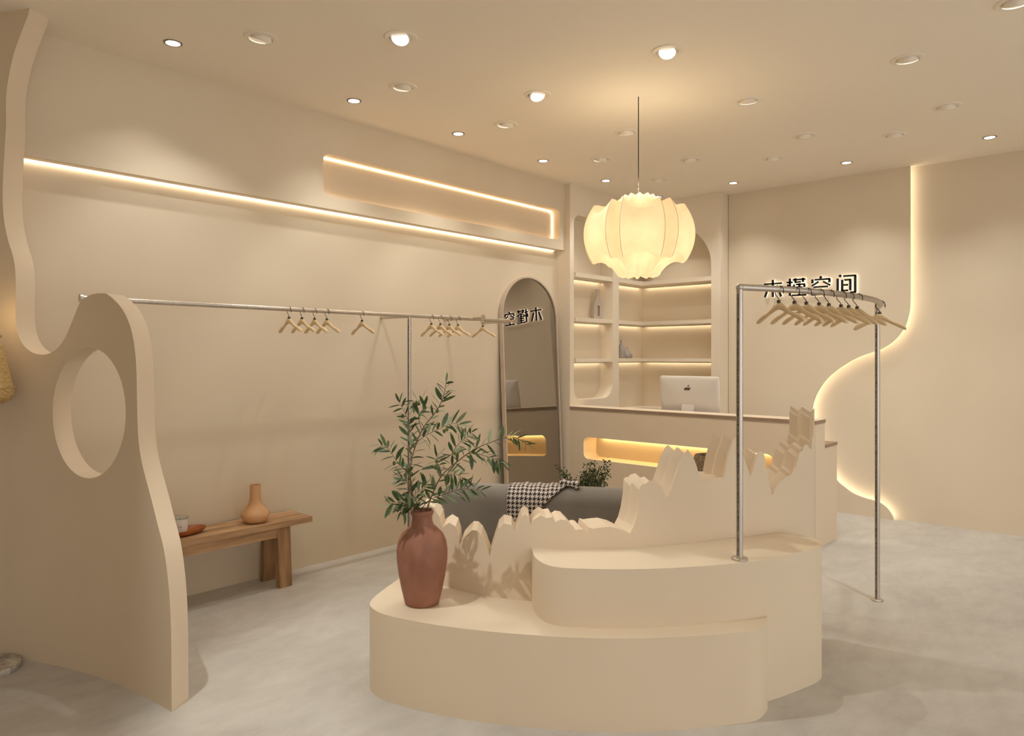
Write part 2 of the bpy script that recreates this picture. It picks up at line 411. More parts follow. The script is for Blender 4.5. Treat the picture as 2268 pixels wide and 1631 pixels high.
# ------------------------------------------------------------------ reception counter
CY, CYB, CXR = 5.67, 5.885, -1.97
cn = thing('reception_counter', 'beige reception counter with a golden lit slot and thin wood-edged top', 'counter', (-3.15, 5.78, 0))
slot = rrect(-4.18, -2.30, .498, .71, .055)
obj('front_panel', plate([(SX, 0), (CXR, 0), (CXR, .972), (SX, .972)], [slot], lambda a, b: (a, CY, b), lambda a, b: (0, CYB - CY, 0)), 'paint', cs if False else cn, smooth=35)
obj('niche_back', MB().box(-4.25, -2.23, CYB, CYB + .02, .44, .77), 'paint', cn)
ct = obj('counter_top', MB().box(SX, CXR + .004, CY - .006, CYB + .004, .972, 1.0), 'edge', cn)
obj('top_surface', MB().box(SX, CXR + .003, CY - .005, CYB + .003, 1.0, 1.0015), 'paint', ct)
obj('led_strip', MB().box(-4.10, -2.38, CYB - .022, CYB - .006, .700, .708), 'ledgold', cn)
obj('desk_body', MB().box(CXR - .03, CXR, CYB, 6.17, 0, .772).box(-3.9, CXR - .03, 5.90, 5.92, 0, .772), 'paint', cn)
obj('desk_top', MB().box(-4.30, CXR + .004, CYB + .005, 6.175, .772, .796), 'edge', cn)

# ------------------------------------------------------------------ curved partition on the left
pX = np.array([-3.10, -3.339, -3.627, -3.878, -4.189, -4.5]); pY = np.array([1.284, 1.246, 1.205, 1.141, .986, .80])
pc = np.polyfit(pX, pY, 3); pf = lambda x: float(np.polyval(pc, x)); pd = lambda x: float(np.polyval(np.polyder(pc), x))
def on_panel(px, py):
    r = ray(px, py); lo, hi = 1.0, 6.0
    g = lambda t: t * r.y - pf(t * r.x)
    a, b = 2.0, 4.2
    for _ in range(60):
        m = (a + b) / 2
        if g(a) * g(m) <= 0: b = m
        else: a = m
    p = CAMP + r * a; return (p.x, p.z)
k1 = 600 / 1193; k2 = .6196
pn = [(130, 52), (95, 140), (60, 240), (36, 350), (26, 450), (27, 550), (21, 650), (14, 780), (12, 880), (18, 970), (36, 1060), (60, 1140), (69, 1220), (69, 1320), (69, 1400), (77, 1460), (95, 1508), (120, 1538), (150, 1556), (190, 1563), (226, 1553), (255, 1531), (288, 1485), (320, 1410), (353, 1330), (380, 1308), (410, 1296), (440, 1292), (475, 1298)]
pn = [(x * k1, y * k1) for x, y in pn]
pn += [(x * k2, 620 + y * k2) for x, y in [(430, 95), (458, 145), (474, 200), (483, 260), (488, 330), (490, 430), (493, 540), (501, 620), (516, 690), (540, 780), (565, 880), (585, 960), (598, 1050), (607, 1150), (612, 1280), (613, 1400), (613.5, 1500)]]
po = catmull([on_panel(*p) for p in pn], 4)
po[0] = (po[0][0], H)
po = [(a, min(b, H)) for a, b in po]
xr = on_panel(380, 1560)[0]
po += [(xr, 0.0), (XW + .002, 0.0), (XW + .002, H)]
hc = on_panel(197.5, 915)
hol = [on_panel(197.5 + 81 * math.cos(t), 915 + 145 * math.sin(t)) for t in np.linspace(0, 2 * PI, 49)[:-1]]
TP = .115
poff = lambda a, b: Vector((-.060, .097, 0))
single('partition_panel', plate(po, [hol], lambda a, b: (a, pf(a), b), poff, cuts=np.linspace(-4.5, -3.12, 36)), 'paint',
       'curvy beige partition panel with an oval opening beside the left wall', 'partition', (-3.8, 1.1, 0), smooth=40)

# ------------------------------------------------------------------ display island
ZL, ZU = .375, .62
ds = thing('display_island', 'two-step curved beige display island with a jagged mountain-shaped back wall', 'display stand', (-1.9, 2.5, 0))
plan = [(-2.92, 2.40), (-2.62, 2.385), (-2.38, 2.41), (-2.17, 2.49), (-2.02, 2.595), (-1.885, 2.715), (-1.72, 2.916), (-1.556, 3.25), (-1.414, 3.593), (-1.30, 3.88)]
planc = [Vector((a, b, 0)) for a, b in catmull(plan, 8)]
def on_plan(px):
    u = (px - CX) / FPX; d = FW + RT * u
    best = None
    for a, b in zip(planc[:-1], planc[1:]):
        fa = a.x * d.y - a.y * d.x; fb = b.x * d.y - b.y * d.x
        if fa * fb <= 0 and fa != fb:
            p = a.lerp(b, fa / (fa - fb))
            return p
    return planc[0] if px < 1200 else planc[-1]
def prof_z(px, py):
    p = on_plan(px); dep = p.dot(FW); return CZ + (HY - py) * dep / FPX
front = [(1177.7, 1212.5), (1180, 1224), (1186, 1236), (1207, 1250), (1241, 1257.6), (1300, 1260.5), (1381, 1261.5), (1445, 1260.3), (1507, 1257.6), (1575, 1253), (1643, 1247), (1700, 1238.5), (1750, 1228.5), (1790, 1219), (1811, 1213), (1820, 1205.7), (1808, 1194.6), (1774, 1185), (1745, 1179.5)]
upf = [on_z(px, py, ZU) for px, py in front]
upf = [(p.x, p.y) for p in upf]
wallpts = [(p.x, p.y) for p in planc]
def seg(lo, hi): return [p for p in wallpts if lo <= p[0] <= hi]
up_poly = upf[:13]
up_poly = catmull(upf, 3) + [p for p in reversed(seg(-2.14, -1.42))]
obj('upper_plinth', plate(up_poly, [], lambda a, b: (a, b, ZU), lambda a, b: (0, 0, -ZU)), 'paint', ds, smooth=30)
lowf = [(877, 1287), (850, 1306), (830, 1322), (819, 1337.6), (827, 1350), (853, 1362), (905, 1374), (974, 1386), (1070, 1398), (1168, 1406.5), (1265, 1412.5), (1362, 1415), (1460, 1413), (1556, 1408), (1630, 1401.5), (1672, 1396), (1690, 1387), (1700, 1375.5), (1697, 1360)]
lf = [on_z(px, py, ZL) for px, py in lowf]
low_poly = [(-2.92, 2.40)] + catmull([(p.x, p.y) for p in lf], 3) + [(-1.55, 2.75), (-1.80, 2.72)] + [p for p in reversed(seg(-2.90, -1.93))]
obj('lower_plinth', plate(low_poly, [], lambda a, b: (a, b, ZL), lambda a, b: (0, 0, -ZL)), 'paint', ds, smooth=30)
prof = [(899, 1178), (915, 1150), (935, 1122), (950, 1118), (961, 1125.6), (969.6, 1139.7), (974.3, 1147), (978.3, 1170), (986, 1164), (995, 1158.4), (1009, 1167), (1016, 1190), (1017.2, 1211), (1024, 1197), (1035, 1184), (1045, 1175), (1056, 1176), (1066, 1186), (1074.8, 1204), (1080, 1220), (1085, 1233),
        (1090, 1215), (1097, 1193), (1104, 1171.6), (1115.4, 1160), (1133, 1163.6), (1141, 1181), (1148, 1163), (1155, 1145), (1163, 1140), (1171, 1146), (1175.5, 1164), (1183, 1151.6), (1197, 1142), (1209.5, 1148), (1223, 1146), (1230, 1157), (1241, 1151), (1254.5, 1153), (1262, 1160), (1270, 1167), (1275, 1175.4), (1283, 1172.6), (1292, 1174), (1299.5, 1187),
        (1304, 1168.8), (1314.3, 1171.4), (1332, 1169), (1351.4, 1167.4), (1375, 1172.7), (1390, 1179), (1395, 1182), (1404.6, 1165), (1411.5, 1142.6), (1416.6, 1111.7), (1419, 1077.4), (1424.4, 1072), (1429.5, 1073), (1437, 1066), (1448.4, 1063.3), (1456, 1069.6), (1465.5, 1079), (1471.5, 1092.8), (1477.5, 1106.5),
        (1487, 1082.5), (1497.3, 1051.6), (1505.9, 1025.8), (1510, 1015.5), (1516, 1004.4), (1523, 995.8), (1529, 1002.7), (1536.8, 1017), (1542, 1029), (1545.3, 1041), (1552, 1072.5), (1566, 1065), (1579.6, 1057.6), (1603.7, 1058.4), (1607, 1039.6), (1611.4, 1017), (1617.4, 996.7), (1622.5, 983), (1628, 967), (1634, 975), (1642, 995), (1650, 1020), (1657, 1040), (1662.5, 1056),
        (1668, 1040), (1675, 1017), (1681, 1000), (1685, 999.5), (1692, 1004.7), (1694.4, 1017), (1698, 1036.6), (1703, 1068.5), (1710.4, 1096.7), (1717.7, 1082), (1730, 1066), (1744.7, 1055.5), (1755, 1050), (1756.5, 1042), (1762, 1038), (1768, 1017), (1770, 1004), (1778.6, 998), (1780, 988), (1787, 984), (1793, 994), (1797, 996), (1799, 972), (1801, 966), (1801.6, 945), (1802, 918), (1803.5, 914), (1804, 904)]
KL = 5; TW = .19
jw = MB(); cols = []
for (px, py) in prof:
    p = on_plan(px); z = prof_z(px, py)
    w = min(max((px - 1180) / 260, 0), 1)
    D = (FW - RT * (.30 * w)).normalized()
    amp = .026 * min(max((px - 1396) / 22, 0), 1)
    L = Vector((.71, .70, 0))
    col = []
    for k in range(KL):
        odd = k % 2
        q = p + D * (TW * k / (KL - 1)) + L * (odd * amp * .45)
        zz = max(z - odd * amp, .45)
        col.append((Vector((q.x, q.y, zz)), Vector((q.x, q.y, 0))))
    cols.append(col)
nc = len(cols); vs = []; fs = []
idx = lambda i, k, b: (i * KL + k) * 2 + b
for c in cols:
    for t, b in c: vs += [t, b]
for i in range(nc - 1):
    for k in range(KL - 1): fs.append((idx(i, k, 0), idx(i + 1, k, 0), idx(i + 1, k + 1, 0), idx(i, k + 1, 0)))
    fs.append((idx(i, 0, 0), idx(i, 0, 1), idx(i + 1, 0, 1), idx(i + 1, 0, 0)))
    fs.append((idx(i, KL - 1, 0), idx(i + 1, KL - 1, 0), idx(i + 1, KL - 1, 1), idx(i, KL - 1, 1)))
for i in (0, nc - 1):
    for k in range(KL - 1): fs.append((idx(i, k, 0), idx(i, k + 1, 0), idx(i, k + 1, 1), idx(i, k, 1)))
jw.add(vs, fs)
obj('jagged_wall', jw, 'paint', ds, smooth=12)

# ------------------------------------------------------------------ arched mirror leaning on the left wall
def arch(w, h, n=28, inset=0.0):
    r = w / 2 - inset; zc = h - w / 2
    return [(-r, inset)] + [(-r * math.cos(PI * i / n), zc + r * math.sin(PI * i / n)) for i in range(n + 1)] + [(r, inset)]
tilt = .044
mr = thing('floor_mirror', 'tall arched floor mirror leaning against the left wall', 'mirror', (-4.418, 5.205, 0))
mr.rotation_euler = (0, -tilt, 0)
mw, mh = .81, 2.262
obj('frame', plate(arch(mw, mh), [arch(mw, mh, 28, .014)], lambda a, b: (.042, a, b), lambda a, b: (-.042, 0, 0)), 'mframe', mr, smooth=35, local=True)
obj('glass', plate(arch(mw, mh, 28, .012), [], lambda a, b: (.028, a, b), lambda a, b: (-.01, 0, 0)), 'mirror', mr, local=True)
obj('back_board', plate(arch(mw, mh, 28, .012), [], lambda a, b: (.016, a, b), lambda a, b: (-.012, 0, 0)), 'dark', mr, local=True)

# ------------------------------------------------------------------ left wall rail
RX, RZ, RR = -4.17, 1.805, .0145
wr = thing('wall_rail', 'long steel garment rail along the left wall with brackets and a floor post', 'clothes rail', (RX, 3.467, 0))
obj('rail', MB().tube([(RX, 1.262, RZ), (RX, 2.5, RZ), (RX, 4.585, RZ)], RR, 14), 'metal', wr, smooth=40)
obj('end_cap', MB().tube([(RX, 1.258, RZ), (RX, 1.272, RZ)], .021, 16), 'metal', wr, smooth=40)
for yb, xe in ((3.467, RX), (4.135, -4.056), (4.60, RX)):
    zz = RZ - .004 if xe == RX else RZ + .006
    bk = obj('bracket', MB().tube([(XW, yb, zz), (xe, yb, zz)], .0125, 12), 'metal', wr, smooth=40)
    if xe != RX: obj('end_disc', MB().tube([(xe - .004, yb, zz), (xe + .008, yb, zz)], .026, 16), 'metal', bk, smooth=40)
def post(parent, x, y, z0, z1, r=.0145):
    p = obj('post', MB().tube([(x, y, z0), (x, y, z1)], r, 16), 'metal', parent, smooth=40)
    v = Vector((-x, -y, 0)).normalized(); s = Vector((-v.y, v.x, 0))
    c = Vector((x, y, (z0 + z1) / 2)) + (v * .9 + s * -.42) * (r * .98)
    nrm = (v * .9 + s * -.42).normalized(); tg = Vector((-nrm.y, nrm.x, 0))
    obj('slot_strip', MB().obox(c, tg * .0034, nrm * .0022, Vector((0, 0, (z1 - z0) / 2 - .02))), 'slot', p)
    obj('foot_ring', MB().lathe([(.034, z0), (.034, z0 + .008), (.03, z0 + .012), (r, z0 + .013)], (x, y, 0), 20), 'metal', p, smooth=40)
    return p
post(wr, RX, 3.467, 0, RZ - .01)

# ------------------------------------------------------------------ curved rail on the island
rk = thing('curved_rail', 'curved steel garment rail standing on the island and on the floor', 'clothes rail', (-1.285, 4.768, 0))
A, B_, C_ = Vector((-1.351, 2.967)), Vector((-1.122, 3.94)), Vector((-1.285, 4.768))
def circ(a, b, c):
    d = 2 * (a.x * (b.y - c.y) + b.x * (c.y - a.y) + c.x * (a.y - b.y))
    ux = (a.length_squared * (b.y - c.y) + b.length_squared * (c.y - a.y) + c.length_squared * (a.y - b.y)) / d
    uy = (a.length_squared * (c.x - b.x) + b.length_squared * (a.x - c.x) + c.length_squared * (b.x - a.x)) / d
    return Vector((ux, uy)), (a - Vector((ux, uy))).length
cc, cr = circ(A, B_, C_)
ta = math.atan2(A.y - cc.y, A.x - cc.x); tb = math.atan2(C_.y - cc.y, C_.x - cc.x)
RKZ = 1.802
def rackpt(t): 
    an = ta + (tb - ta) * t; return Vector((cc.x + cr * math.cos(an), cc.y + cr * math.sin(an), RKZ)), an
obj('rail', MB().tube([rackpt(t)[0] for t in np.linspace(-.004, 1.004, 40)], .0148, 14).sphere(rackpt(0)[0], .0165).sphere(rackpt(1)[0], .0165), 'metal', rk, smooth=40)
post(rk, A.x, A.y, ZU, RKZ - .01); post(rk, C_.x, C_.y, 0, RKZ - .01)

# ------------------------------------------------------------------ hangers
hg = thing('hanger', 'x', 'hanger')
hw = [(0, 0, -.032), (.0155, -.0015, -.034), (.030, -.012, -.041), (.0446, -.0256, -.0485), (.058, -.036, -.0555), (.07, -.043, -.062), (.085, -.0485, -.0695), (.103, -.054, -.079), (.118, -.063, -.0868), (.128, -.072, -.0905), (.133, -.081, -.0905)]
st = [(-x, a, b) for x, a, b in reversed(hw[1:])] + hw
mbh = MB(); n8 = 10; vs = []; fs = []
for (x, zt, zb) in st:
    ty = .0085 if abs(x) > .02 else .0105
    if abs(x) > .08: ty = .0115
    fwd = .012 * (abs(x) / .13) ** 2
    for k in range(n8):
        a = 2 * PI * k / n8
        vs.append((x, fwd + ty * math.copysign(abs(math.cos(a)) ** .7, math.cos(a)), (zt + zb) / 2 + (zt - zb) / 2 * math.copysign(abs(math.sin(a)) ** .7, math.sin(a))))
for i in range(len(st) - 1):
    for k in range(n8): fs.append((i * n8 + k, i * n8 + (k + 1) % n8, (i + 1) * n8 + (k + 1) % n8, (i + 1) * n8 + k))
fs += [tuple(range(n8)), tuple((len(st) - 1) * n8 + k for k in range(n8))]
HTOP = .077   # hook top above the neck
sh = Vector((0, 0, -HTOP + .0028))
body = MB().add([Vector(v) + sh for v in vs], fs)
hook_c = Vector((.003, 0, HTOP - .0018 - .024))
hk = [(0, 0, .008), (-.001, 0, .016), (-.008, 0, .025), (-.017, 0, .035), (-.0215, 0, .045)]
hk += [(hook_c.x + .024 * math.cos(math.radians(t)), 0, hook_c.z + .024 * math.sin(math.radians(t))) for t in range(170, -31, -20)]
obj('body', body, 'hanger', hg, smooth=50, local=True)
obj('ferrule', MB().lathe([(.0088, -.001), (.0088, .009), (.0078, .0115)], sh, 14), 'cap', hg, smooth=50, local=True)
obj('hook', MB().tube([Vector(p) + sh for p in hk], .0018, 8), 'black', hg, smooth=60, local=True)
ordn = ['first', 'second', 'third', 'fourth', 'fifth', 'sixth', 'seventh', 'eighth', 'ninth', 'tenth']
first = True
def place_hanger(loc, rz, label, group):
    global first
    o = hg if first else copy_tree(hg)
    first = False
    o.location = loc; o.rotation_euler = (0, 0, rz); o['label'] = label; o['group'] = group
for i, px in enumerate([640.7, 669.3, 697.3, 724.6, 802.4, 956, 976, 995.8, 1014.9, 1070]):
    p = on_x(px, 700, RX)
    place_hanger((RX - .003, p.y, RZ + RR - .0009), .02 * math.sin(i * 2.3), ('wooden hanger hanging alone in the middle of the wall rail' if i == 4 else 'wooden hanger hanging alone at the mirror end of the wall rail' if i == 9 else f'wooden hanger on the wall rail, {ordn[i if i < 4 else i - 5]} of the four ' + ('nearest the curvy partition' if i < 4 else 'between the post and the mirror')), 'hangers on the wall rail')
rack_px = [1725.5, 1760.9, 1787.8, 1815.8, 1837.4, 1863.9, 1881.3, 1899.9, 1941.5, 1949.0]
tt = np.linspace(0, 1, 400)
pxs = []
for t in tt:
    p, an = rackpt(t); d = p.dot(FW); pxs.append(CX + FPX * p.dot(RT) / d)
pxs = np.array(pxs); imx = int(np.argmax(pxs))
for i, px in enumerate(rack_px):
    j = int(np.argmin(abs(pxs[:imx + 1] - px))) if i < 8 else (int(imx * .93) if i == 8 else int(imx * 1.0))
    p, an = rackpt(tt[j])
    place_hanger((p.x - .003 * math.cos(an), p.y - .003 * math.sin(an), RKZ + .0148 - .0009), an + .03 * math.sin(i * 1.7), f'wooden hanger on the curved rail, {ordn[i]} counting from the island post', 'hangers on the curved rail')

# ------------------------------------------------------------------ recessed lights
def spot(name, parent, power, size, blend, loc=(0, 0, 0), rot=(0, 0, 0), rad=.02):
    l = bpy.data.lights.new(name, 'SPOT'); l.energy = power; l.color = LIGHT_COL; l.spot_size = math.radians(size); l.spot_blend = blend; l.shadow_soft_size = rad
    o = bpy.data.objects.new(name, l); COL.objects.link(o); o.parent = parent; o.location = loc; o.rotation_euler = rot
    return o
dl = thing('downlight', 'x', 'ceiling light')
obj('rim', MB().lathe([(.037, 0.0), (.037, -.004), (.047, -.004), (.049, 0.0)], (0, 0, 0), 28, False, False), 'rim', dl, smooth=40, local=True)
obj('lens', MB().lathe([(.0375, -.003), (.001, -.003)], (0, 0, 0), 28, False, True), 'lens', dl, local=True)
spot('beam', dl, P_DOWN, 100, .85, (0, 0, -.012))
small = [((383, 95), 'left wall, nearest the viewer', 0), ((784, 223), 'left wall, before the lit niche', 0), ((1015, 296), 'middle of the lit niche', 0), ((1203, 356), 'right end of the lit niche', 0), ((1342, 400), 'corner shelf, nearest the soffit end', 0), ((1457, 436), 'corner shelf, half hidden by the pendant shade', 0),
         ((1624, 405), 'rear wall, left of the sign', 0), ((1875, 360), 'rear wall, above the sign', 0), ((2192, 304), 'rear wall, right of the backlit curve', 0)]
dfirst = True
REAR_BEAM = bpy.data.lights['beam'].copy(); REAR_BEAM.energy = 23; REAR_BEAM.spot_size = math.radians(100); REAR_BEAM.spot_blend = 1.0
FILL_BEAM = bpy.data.lights['beam'].copy(); FILL_BEAM.energy = 8; FILL_BEAM.spot_size = math.radians(130)
def place_down(x, y, label, group='recessed downlights in the ceiling', data=None):
    global dfirst
    o = dl if dfirst else copy_tree(dl)
    dfirst = False
    o.location = (x, y, H); o['label'] = label; o['group'] = group
    if data:
        for c in o.children:
            if c.type == 'LIGHT': c.data = data
    return o
for (px, py), lb, _ in small:
    p = on_z(px, py, H); place_down(p.x, p.y, 'small round recessed downlight near the ' + lb, data=REAR_BEAM if lb.startswith('rear') else None)
for i, (x, y) in enumerate([(-2.9, -.6), (-1.0, -1.4), (.9, -1.4), (1.4, .6), (1.5, 2.9), (.4, 1.6), (1.3, 5.2), (-.9, .3)]):  # unseen downlights added behind and beside the camera to brighten the room
    place_down(x, y, f'small round downlight added for fill outside the view, {ordn[i]} of those behind and right of the viewer', 'added fill downlights outside the view', FILL_BEAM)

gm = thing('gimbal_light', 'x', 'ceiling light')
obj('trim_ring', MB().lathe([(.062, .0), (.062, -.006), (.085, -.005), (.090, 0.0)], (0, 0, 0), 32, False, False), 'trim', gm, smooth=40, local=True)
hd = obj('lamp_head', MB().lathe([(.050, .03), (.057, .0), (.057, -.010), (.047, -.014), (.042, -.008)], (0, 0, 0), 28, True, False), 'trim', gm, smooth=40, local=True)
obj('lens', MB().lathe([(.043, -.007), (.001, -.007)], (0, 0, 0), 24, False, True), 'lens', hd, local=True)
spot('beam', hd, P_SPOT, 78, .5, (0, 0, -.04))
WALL_BEAM = hd.children[1].data.copy() if hd.children[1].type == 'LIGHT' else [c for c in hd.children if c.type == 'LIGHT'][0].data.copy()
WALL_BEAM.energy = 10
AWAY_BEAM = WALL_BEAM.copy(); AWAY_BEAM.energy = 6; FLOOR_BEAM = WALL_BEAM.copy(); FLOOR_BEAM.energy = 29
ISLAND_BEAM = WALL_BEAM.copy(); ISLAND_BEAM.energy = 46; ISLAND_BEAM.spot_size = math.radians(64)
JAR_BEAM = WALL_BEAM.copy(); JAR_BEAM.energy = 105; JAR_BEAM.spot_size = math.radians(52); JAR_BEAM.shadow_soft_size = .012
# (place in the photo, aim or None = turned away towards the rear, label)
gims = [((887, 82), (-2.0, .9, .5), 'facing the viewer, nearest the partition'), ((1478, 113), (-1.3, 1.7, .4), 'facing the viewer, nearest above the island'), ((1190, 210), (-1.75, 3.0, .8), 'facing the viewer, left of the pendant cord'),
        ((578, 84), (-4.5, 1.9, 1.2), 'turned to the left wall, nearest the viewer'), ((893, 193), (-4.5, 3.2, 1.2), 'turned to the left wall, second from the viewer'), ((1121, 276), (-4.5, 4.2, 1.2), 'turned to the left wall, third from the viewer'), ((1331, 353), (-4.5, 5.8, 1.0), 'turned to the left wall, farthest from the viewer'),
        ((1387, 293), None, 'just left of the pendant cord'), ((1459, 398), None, 'farthest back, above the corner shelf'), ((1529, 354), None, 'right of the pendant shade, second from the rear wall'), ((1712, 351), None, 'above the sign, nearest the rear wall'),
        ((1657, 223), None, 'right of the pendant cord'), ((1782, 301), None, 'in the row right of the sign, nearer the counter'), ((1981, 299), None, 'nearest the backlit curve'), ((2010, 131), None, 'upper right, nearest the viewer'), ((2097, 236), None, 'right edge row, behind the nearest one'), ((2250, 5), None, 'cut by the top right corner of the view'),
        ((-2.85, .72), (-2.42, 2.25, .5), 'outside the view, above the partition and aimed at the jar')]
gfirst = True
for (px, py), aim, lb in gims:
    p = on_z(px, py, H) if px > 0 else Vector((px, py, H)); o = gm if gfirst else copy_tree(gm); gfirst = False
    away = aim is None
    if away: aim = p + Vector((p.x, p.y, 0)).normalized() * 1.6 + Vector((0, 0, -2.0))
    o.location = p; tag(o, 'round adjustable ceiling spotlight ' + lb, 'ceiling light', 'adjustable ceiling spotlights')
    d = (Vector(aim) - p).normalized()
    # limit the tilt of the head to what the ring allows
    ang = math.acos(max(-1, min(1, -d.z))); hz = Vector((d.x, d.y, 0)).normalized()
    ang = min(ang, math.radians(28)); d = hz * math.sin(ang) - Vector((0, 0, math.cos(ang)))
    head = [c for c in o.children if c.name.startswith('lamp_head')][0]
    if away or aim[2] > .95:
        for c in head.children:
            if c.type == 'LIGHT': c.data = (FLOOR_BEAM if p.x > -2.3 and p.y < 5.2 else AWAY_BEAM) if away else WALL_BEAM
    if px < 0:
        for c in head.children:
            if c.type == 'LIGHT': c.data = JAR_BEAM
    if px == 1190:
        for c in head.children:
            if c.type == 'LIGHT': c.data = ISLAND_BEAM
    head.rotation_mode = 'QUATERNION'; head.rotation_quaternion = Vector((0, 0, -1)).rotation_difference(d)

# ------------------------------------------------------------------ pendant lamp
pc_ = on_z(1414, 214, H)
LC = Vector((pc_.x, pc_.y, 0)); pn_ = thing('pendant_lamp', 'glowing cream cocoon pendant lamp with six winged panels on a black cord', 'pendant lamp', (LC.x, LC.y, H))
obj('cord', MB().tube([(LC.x, LC.y, H - .002), (LC.x, LC.y, 2.53)], .0032, 8), 'cord', pn_)
ZB, ZT = 2.022, 2.560
def lamp_pt(phi, v):
    """v 0..1 bottom centre -> bowl -> wing panel -> top edge -> neck ring"""
    a = (phi + PI / 6) % (PI / 3) - PI / 6; aa = abs(math.degrees(a)); hwid = 22.5
    q = min(aa / hwid, 1.0); gap = 0 if aa <= hwid else (aa - hwid) / (30 - hwid)
    gs = gap * gap * (3 - 2 * gap)
    zt = 2.425 + .082 * q ** 2.4 - .100 * gs
    zb = 2.155 - .045 * q ** 2.4 + .070 * gs
    def rp(z):
        t = (z - 2.30) / .19; return .366 - .066 * t * t
    pan = math.cos(math.radians(hwid)) / math.cos(math.radians(min(aa, hwid))) * (1 - .38 * gs)
    sc = 1 - math.cos(phi * 12)
    if v < .36:
        t = v / .36; rb = .128 + .012 * math.cos(phi * 12); zc = ZB + .010 * sc
        if t < .22: s = t / .22; r = rb * s; z = zc + .012 * (1 - s)
        else:
            s = (t - .22) / .78; r1 = rp(zb) * pan
            r = rb + (r1 - rb) * s ** 1.15; z = zc + (zb + .02 * math.sin(PI * s ** 1.5) - zc) * (1 - (1 - s) ** 2.2)
    elif v < .80:
        s = (v - .36) / .44; z = zb + (zt - zb) * s
        r = rp(z) * pan * (1 - .025 * math.sin(PI * s) * (1 - q * q))
    else:
        s = (v - .80) / .20; r1 = rp(zt) * pan
        ri = .100 + .008 * math.cos(phi * 12); zi = ZT - .005 * sc
        r = r1 + (ri - r1) * s ** .8; z = zt + (zi - zt) * s ** 1.8 - .035 * math.sin(PI * s) * (1 - s)
    return LC + Vector((r * math.cos(phi + PH), r * math.sin(phi + PH), z))
PH = math.atan2(-LC.y, -LC.x) + math.radians(4)
NP_, NV = 180, 44
mbs = MB(); vs = [lamp_pt(2 * PI * i / NP_, max(j / (NV - 1), .004)) for j in range(NV) for i in range(NP_)]
fs = [(j * NP_ + i, j * NP_ + (i + 1) % NP_, (j + 1) * NP_ + (i + 1) % NP_, (j + 1) * NP_ + i) for j in range(NV - 1) for i in range(NP_)]
fs.append(tuple(range(NP_)))
sh_ = obj('lamp_shade', mbs.add(vs, fs), 'shade', pn_, smooth=50)
M['seam'] = mat('shade_seam', (.55, .46, .30), .7, var=.05, scale=20)
for w in range(6):
    sm = MB()
    for sgn in (-1, 1):
        ph = w * PI / 3 + sgn * math.radians(22.2)
        sm.tube([LC + (lamp_pt(ph, v) - LC) * 1.0 + Vector((math.cos(ph + PH), math.sin(ph + PH), 0)) * .0012 for v in np.linspace(.37, .795, 14)], .0014, 5)
    obj('seam', sm, 'seam', sh_)
pl = bpy.data.lights.new('top_glow', 'POINT'); pl.energy = 4.5; pl.color = (1.0, .84, .56); pl.shadow_soft_size = .05  # extra light added above the open top of the shade for the ceiling glow
plo = bpy.data.objects.new('top_glow', pl); COL.objects.link(plo); plo.parent = pn_; plo.location = (0, 0, 2.62 - H)
il = bpy.data.lights.new('inner_bulb', 'POINT'); il.energy = .58; il.color = (1.0, .90, .72); il.shadow_soft_size = .06
ilo = bpy.data.objects.new('inner_bulb', il); COL.objects.link(ilo); ilo.parent = pn_; ilo.location = (0, 0, 2.28 - H)

# ------------------------------------------------------------------ sign
def char(name, label, strokes, dots):
    k = .1058; fr = MB(); bk = MB(); YF = YL - .030
    pts = []
    def wp(x, y): 
        p = on_y(1680 + x * k, 590 + y * k, YF); return Vector((p.x, 0, p.z))
    allp = []
    for (x0, y0, x1, y1, th) in strokes:
        a, b = wp(x0, y0), wp(x1, y1); allp += [a, b]
        d = (b - a); l = d.length; d.normalize(); n = Vector((-d.z, 0, d.x))
        c = (a + b) / 2
        fr.obox(c + Vector((0, YF + .005, 0)), d * (l / 2), n * (th / 2), Vector((0, .005, 0)))
        bk.obox(c + Vector((0, YF + .015, 0)), d * (l / 2 - .0002), n * (th / 2 - .0002), Vector((0, .0045, 0)))
    for (x, y, r) in dots:
        c = wp(x, y); allp.append(c)
        fr.tube([c + Vector((0, YF, 0)), c + Vector((0, YF + .01, 0))], r, 18)
        bk.tube([c + Vector((0, YF + .0105, 0)), c + Vector((0, YF + .0195, 0))], r - .0002, 18)
    base = sum(allp, Vector()) / len(allp); base.y = YL
    t = thing('sign_character', label, 'sign', base, 'backlit characters of the wall sign')
    obj('face', fr, 'letter', t); obj('backlight', bk, 'ledsign', t)
T1, T2 = .0175, .0215
char('a', 'first backlit black character of the wall sign, left, reading 木', [(112, 380, 488, 354, T1), (297, 285, 297, 645, T2), (212, 410, 130, 652, T2), (378, 402, 472, 634, T2)], [])
char('b', 'second backlit black character of the wall sign, reading 槿', [(655, 258, 655, 622, T2), (588, 342, 712, 336, T1), (622, 380, 600, 482, T2), (715, 287, 982, 268, T1), (770, 250, 770, 345, T2), (928, 240, 928, 330, T2), (762, 337, 886, 325, T1), (742, 380, 742, 446, T1), (780, 383, 970, 372, T1), (958, 372, 958, 440, T2), (742, 442, 920, 437, T1), (852, 352, 852, 605, T2), (738, 492, 975, 484, T1), (738, 548, 975, 540, T1), (690, 610, 1000, 598, T1)], [(703, 437, .0115)])
char('c', 'third backlit black character of the wall sign, reading 空', [(1170, 285, 1497, 262, T1), (1127, 275, 1127, 360, T2), (1482, 258, 1482, 338, T2), (1258, 322, 1112, 415, T1), (1350, 318, 1500, 396, T1), (1145, 440, 1455, 421, T1), (1300, 470, 1300, 585, T2), (1110, 600, 1500, 580, T1)], [(1300, 232, .0135)])
